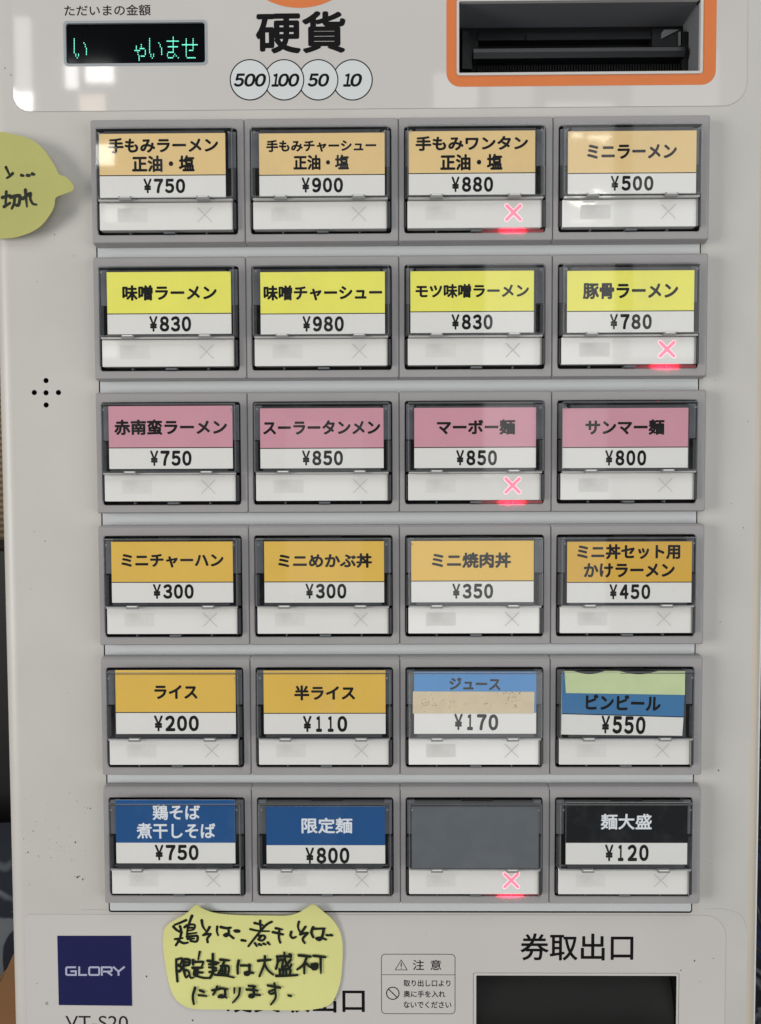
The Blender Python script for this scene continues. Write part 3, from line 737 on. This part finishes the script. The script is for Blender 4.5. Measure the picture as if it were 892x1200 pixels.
out_low = [at(180 + u / 3.717, 1050 + v / 3.717, 3.2) for u, v in smooth(A, 3, True)]
T1, T2, T3, T4, T5 = (198, 1066, 8.92), (284, 1066, 8.109), (198, 1110, 8.92), (272, 1110, 7.433), (215, 1148, 6.607)
HW = [
 (T1, [[(185, 98), (120, 130), (62, 155)], [(48, 175), (85, 215), (135, 240)], [(118, 170), (128, 225), (115, 300), (70, 380)], [(60, 315), (140, 302)], [(95, 330), (150, 357), (195, 350)],
       [(248, 50), (225, 110), (195, 210), (188, 300)], [(165, 180), (200, 152), (270, 150), (262, 200), (205, 218)], [(200, 185), (258, 182)], [(188, 255), (290, 240)], [(185, 285), (250, 277), (298, 277), (288, 335), (225, 332)], [(195, 310), (265, 304)],
       [(348, 100), (358, 165), (385, 215)], [(428, 175), (398, 228), (358, 265)], [(358, 265), (435, 252), (402, 300), (405, 342)],
       [(508, 170), (503, 220), (515, 266)], [(545, 175), (600, 187), (648, 182)], [(622, 187), (627, 245), (600, 275), (580, 262), (615, 250), (675, 296)], [(688, 216), (712, 212), (738, 217)], [(700, 226), (735, 226)],
       [(762, 318), (800, 325)]]),
 (T2, [[(120, 122), (195, 145)], [(172, 100), (174, 195)], [(78, 182), (150, 201), (255, 207)], [(280, 112), (225, 145), (150, 232), (58, 348)], [(155, 250), (205, 250), (214, 275), (185, 298), (152, 285), (175, 265)], [(120, 322), (138, 350)], [(160, 332), (180, 342)], [(200, 327), (220, 336)], [(242, 318), (260, 338)],
       [(320, 178), (382, 190)], [(290, 216), (385, 238)], [(352, 195), (347, 265), (360, 318)], [(466, 210), (458, 248), (478, 272), (508, 260)],
       [(540, 105), (530, 160), (548, 212)], [(602, 155), (572, 200), (550, 235)], [(550, 235), (620, 218), (575, 275), (592, 318)],
       [(675, 160), (658, 210), (675, 258)], [(690, 175), (785, 170)], [(775, 175), (765, 235), (738, 285), (705, 270), (740, 262), (795, 280)], [(802, 236), (820, 240)], [(840, 236), (854, 240)]]),
 (T3, [[(75, 130), (78, 250), (88, 360)], [(75, 135), (132, 122), (122, 175), (92, 192)], [(95, 192), (130, 215), (110, 256), (88, 250)], [(160, 128), (215, 138), (205, 188), (150, 192)], [(150, 160), (208, 162)], [(152, 135), (155, 250), (178, 318), (208, 290)], [(165, 240), (205, 255), (225, 320), (258, 318)], [(150, 215), (165, 280)],
       [(322, 50), (306, 128)], [(252, 138), (252, 188)], [(252, 158), (345, 152), (358, 162), (340, 205)], [(245, 218), (350, 214)], [(302, 215), (296, 305)], [(302, 265), (352, 265)], [(268, 235), (262, 290), (310, 308), (370, 322), (430, 320)], [(280, 240), (285, 290)],
       [(460, 70), (462, 270)], [(405, 140), (520, 160)], [(420, 177), (500, 176)], [(422, 208), (495, 214)], [(425, 258), (500, 238)], [(460, 265), (430, 322)], [(540, 125), (632, 134)], [(582, 135), (552, 212), (518, 270)], [(545, 192), (626, 196), (622, 282)], [(560, 215), (560, 282)], [(592, 200), (590, 282)], [(555, 245), (600, 245)], [(530, 275), (620, 286)], [(482, 285), (590, 293), (682, 311)]]),
 (T4, [[(60, 112), (50, 165), (52, 226)], [(80, 155), (160, 158)], [(152, 150), (150, 225), (120, 234), (115, 217), (145, 212), (186, 222)],
       [(228, 118), (335, 112)], [(286, 80), (282, 145), (240, 250)], [(285, 150), (312, 200), (358, 240)],
       [(392, 85), (480, 82), (515, 90)], [(395, 85), (396, 140), (382, 190)], [(400, 125), (442, 112), (432, 178)], [(455, 50), (466, 125), (500, 178), (518, 150)], [(500, 62), (516, 70)], [(512, 110), (470, 160), (435, 182)], [(415, 195), (418, 242)], [(415, 197), (505, 194), (502, 240)], [(445, 197), (446, 240)], [(472, 197), (473, 240)], [(385, 250), (480, 248), (570, 242)],
       [(582, 72), (685, 82)], [(652, 85), (622, 150), (568, 195)], [(630, 140), (630, 226)], [(642, 138), (684, 175)],
       [(712, 74), (815, 83)], [(772, 85), (775, 225)], [(695, 150), (740, 146), (735, 185), (702, 188), (698, 155)], [(705, 168), (730, 166)]]),
 (T5, [[(92, 60), (76, 120), (84, 180)], [(130, 80), (162, 92)], [(120, 115), (182, 123)], [(225, 78), (290, 66)], [(264, 48), (250, 82), (232, 112)], [(288, 62), (345, 68)], [(325, 75), (322, 125), (275, 128), (295, 112), (338, 134)],
       [(398, 60), (396, 98)], [(440, 58), (430, 115), (385, 168)], [(508, 40), (562, 48)], [(492, 68), (578, 78)], [(545, 45), (546, 118), (515, 122), (525, 106), (596, 111)],
       [(655, 40), (750, 58)], [(706, 25), (712, 85), (682, 102), (664, 86), (700, 72)], [(712, 85), (716, 130), (680, 180)], [(815, 115), (835, 120)]]),
]
strokes = [[at(ox + u / k, oy + v / k, 3.2) for u, v in s] for (ox, oy, k), ss in HW for s in ss]
note(out_low, yf_low, strokes, .8, 'note_yellow', 'sticky_note', 'yellow cat-eared memo with three handwritten lines, stuck below the bottom row of buttons', 3.2)
A = [(0, 95), (60, 108), (150, 135), (220, 155), (290, 188), (345, 225), (400, 280), (450, 350), (495, 420), (533, 494), (580, 513), (625, 545), (655, 580), (667, 610), (660, 635), (640, 648), (580, 668), (502, 692), (490, 750), (470, 800), (430, 855), (390, 900), (340, 940), (270, 975), (200, 998), (100, 1018), (0, 1022), (-90, 1010), (-150, 985), (-190, 930), (-205, 800), (-210, 600), (-205, 350), (-190, 200), (-150, 125), (-80, 98)]
out_left = [at(u / 7.433, 140 + v / 7.433, 1.0) for u, v in smooth(A, 3, True)]
S2 = [[(38, 405), (68, 465)], [(100, 462), (72, 485), (46, 500)], [(182, 481), (202, 487)], [(236, 485), (256, 488)], [(284, 476), (302, 482)],
      [(5, 668), (75, 652)], [(42, 620), (32, 745)], [(20, 748), (75, 718)], [(80, 668), (160, 658), (165, 690), (152, 738), (130, 738)], [(118, 662), (112, 720), (90, 766)],
      [(218, 612), (224, 690), (230, 755)], [(165, 690), (245, 658)], [(195, 685), (262, 642), (262, 690), (285, 732), (318, 742)]]
note(out_left, yf_left, [[at(u / 7.433, 140 + v / 7.433, 1.0) for u, v in s] for s in S2], .9, 'note_shaded', 'sticky_note', 'yellow speech-bubble memo lifting off beside the top left button, cut by the frame', 1.0)

# ------------------------------------------------------------------ what shows past the machine's two edges
def tex_mat(name, ramp, kind, scale, rough=.7, distort=2.0, stretch=(1, 1, 1)):
    m = bpy.data.materials.new(name); m.use_nodes = True; MATS[name] = m; nt = m.node_tree; b = nt.nodes['Principled BSDF']; b.inputs['Roughness'].default_value = rough
    tc = nt.nodes.new('ShaderNodeTexCoord'); mp = nt.nodes.new('ShaderNodeMapping'); mp.inputs['Scale'].default_value = stretch
    nt.links.new(tc.outputs['Object'], mp.inputs[0])
    if kind == 'wave':
        t = nt.nodes.new('ShaderNodeTexWave'); t.inputs['Distortion'].default_value = distort; t.bands_direction = 'Z'; o = t.outputs['Fac']
    elif kind == 'voronoi':
        t = nt.nodes.new('ShaderNodeTexVoronoi'); o = t.outputs['Distance']
    else:
        t = nt.nodes.new('ShaderNodeTexNoise'); t.inputs['Detail'].default_value = 3; t.inputs['Distortion'].default_value = distort; o = t.outputs['Fac']
    t.inputs['Scale'].default_value = scale
    nt.links.new(mp.outputs[0], t.inputs['Vector'])
    r = nt.nodes.new('ShaderNodeValToRGB'); e = r.color_ramp.elements; r.color_ramp.interpolation = 'LINEAR'
    while len(e) < len(ramp): e.new(.5)
    for el, (p, c) in zip(e, ramp): el.position = p; el.color = (*lin(*c), 1)
    nt.links.new(o, r.inputs[0]); nt.links.new(r.outputs[0], b.inputs['Base Color'])
    return m
tex_mat('wall_reed', [(0, (84, 70, 50)), (1, (138, 118, 90))], 'wave', 60, .8, 1.0)
mat('cabinet_black', lin(12, 12, 13), .5, .3, .3, 20)
tex_mat('leaf_cloth', [(0, (22, 28, 40)), (.47, (24, 30, 42)), (.52, (98, 104, 110)), (1, (112, 116, 120))], 'noise', 26, .9, 1.2, (1, 1, .7))
mat('wood_brown', lin(128, 92, 58), .5, .4, .12, 30)
mat('wall_pale', lin(232, 230, 226), .8)
tex_mat('print_cloth', [(0, (14, 16, 20)), (.40, (18, 20, 26)), (.43, (110, 112, 114)), (.455, (20, 22, 28)), (.53, (24, 28, 36)), (.56, (36, 52, 96)), (.58, (24, 26, 30)), (.64, (90, 92, 92)), (.67, (96, 52, 44)), (.72, (92, 94, 54)), (1, (40, 46, 40))], 'noise', 20, .6, 2.2)

def thing_box(name, x0, x1, y0, y1, z0, z1, m, label=None, cat=None, kind=None, bev=6):
    b = MB(); b.loops([(rr(x0, x1, z0, z1, bev, 4), y1), (rr(x0, x1, z0, z1, bev, 4), y0 + 3), (rr(x0 + 2, x1 - 2, z0 + 2, z1 - 2, bev, 4), y0)], m, cap=True)
    cx, cy = (x0 + x1) / 2, (y0 + y1) / 2
    return prop(b.build(name, None, False, (cx, cy, z0)), label, cat, None, kind)
# left of the machine
YW = 420
z_a = at(2, 643, 330)[1]; z_b = at(8, 990, 320)[1]; z_c = at(15, 1135, 300)[1]
thing_box('wall', -620, -60, YW, YW + 30, -900, 700, 'wall_reed', kind='structure', bev=.1)
thing_box('cabinet', -560, -270 + 60, 330, 418, -700, z_a, 'cabinet_black', 'black cabinet against the woven wall, left of the machine', 'cabinet')
# a cushion with a leaf print, standing before the cabinet
b = MB(); n = 22; vs = []
cxl, czc = -330.0, (z_b + z_c) / 2 - 40
w, h = 130.0, (z_b - z_c) / 2 + 75
for sgn in (-1, 1):
    for j in range(n + 1):
        for i in range(n + 1):
            a, c = -1 + 2 * i / n, -1 + 2 * j / n
            th = 26 * ((1 - a ** 4) * (1 - c ** 4)) ** .5
            vs.append((cxl + a * w * (1 - .06 * (1 - c * c)), 290 + sgn * th, czc + c * h * (1 - .06 * (1 - a * a))))
fs = []; N = (n + 1) ** 2
for s in (0, 1):
    for j in range(n):
        for i in range(n):
            q = (s * N + j * (n + 1) + i, s * N + j * (n + 1) + i + 1, s * N + (j + 1) * (n + 1) + i + 1, s * N + (j + 1) * (n + 1) + i); fs.append(q if s == 0 else q[::-1])
b.add(vs, fs, 'leaf_cloth')
prop(b.build('cushion', None, True, (cxl, 290, czc - h)), 'navy cushion with a grey leaf print, beside the lower left of the machine', 'cushion')
b = MB()
pt = [at(-60, 1215, 225), at(2, 1150, 225), at(14, 1122, 225), at(19, 1112, 225), at(60, 1100, 225), at(60, 1500, 225), at(-60, 1500, 225)]
b.slab(pt, 225, 262, 'wood_brown')
prop(b.build('chair_back', None, False, (pt[0][0], 240, pt[-1][1])), 'brown wooden chair back at the bottom left of the machine', 'chair')
# right of the machine
z_d = at(888, 622, 420)[1]; z_e = at(886, 640, 330)[1]; z_f = at(886, 735, 320)[1]
b = MB()
thing_box('wall', 60, 620, YW, YW + 30, -900, 700, 'wall_pale', kind='structure', bev=.1)
thing_box('shelf', 215, 520, 330, 418, -700, z_e, 'cabinet_black', 'black shelf unit against the pale wall, right of the machine', 'shelf')
b = MB(); n = 40; vs = []
for j in range(n + 1):
    for i in range(n + 1):
        x = 190 + 230 * i / n; z = z_f - 520 * j / n
        vs.append((x, 292 + 7 * math.sin(i * .9 + .5 * math.sin(j * .2)) + 2 * math.sin(j * .5), z))
b.add(vs, [(j * (n + 1) + i, (j + 1) * (n + 1) + i, (j + 1) * (n + 1) + i + 1, j * (n + 1) + i + 1) for j in range(n) for i in range(n)], 'print_cloth')
o = b.build('cloth', None, True, (305, 292, z_f))
sm = o.modifiers.new('thickness', 'SOLIDIFY'); sm.thickness = .002
prop(o, 'dark multicoloured printed cloth hanging before the black shelf, right of the machine', 'cloth')
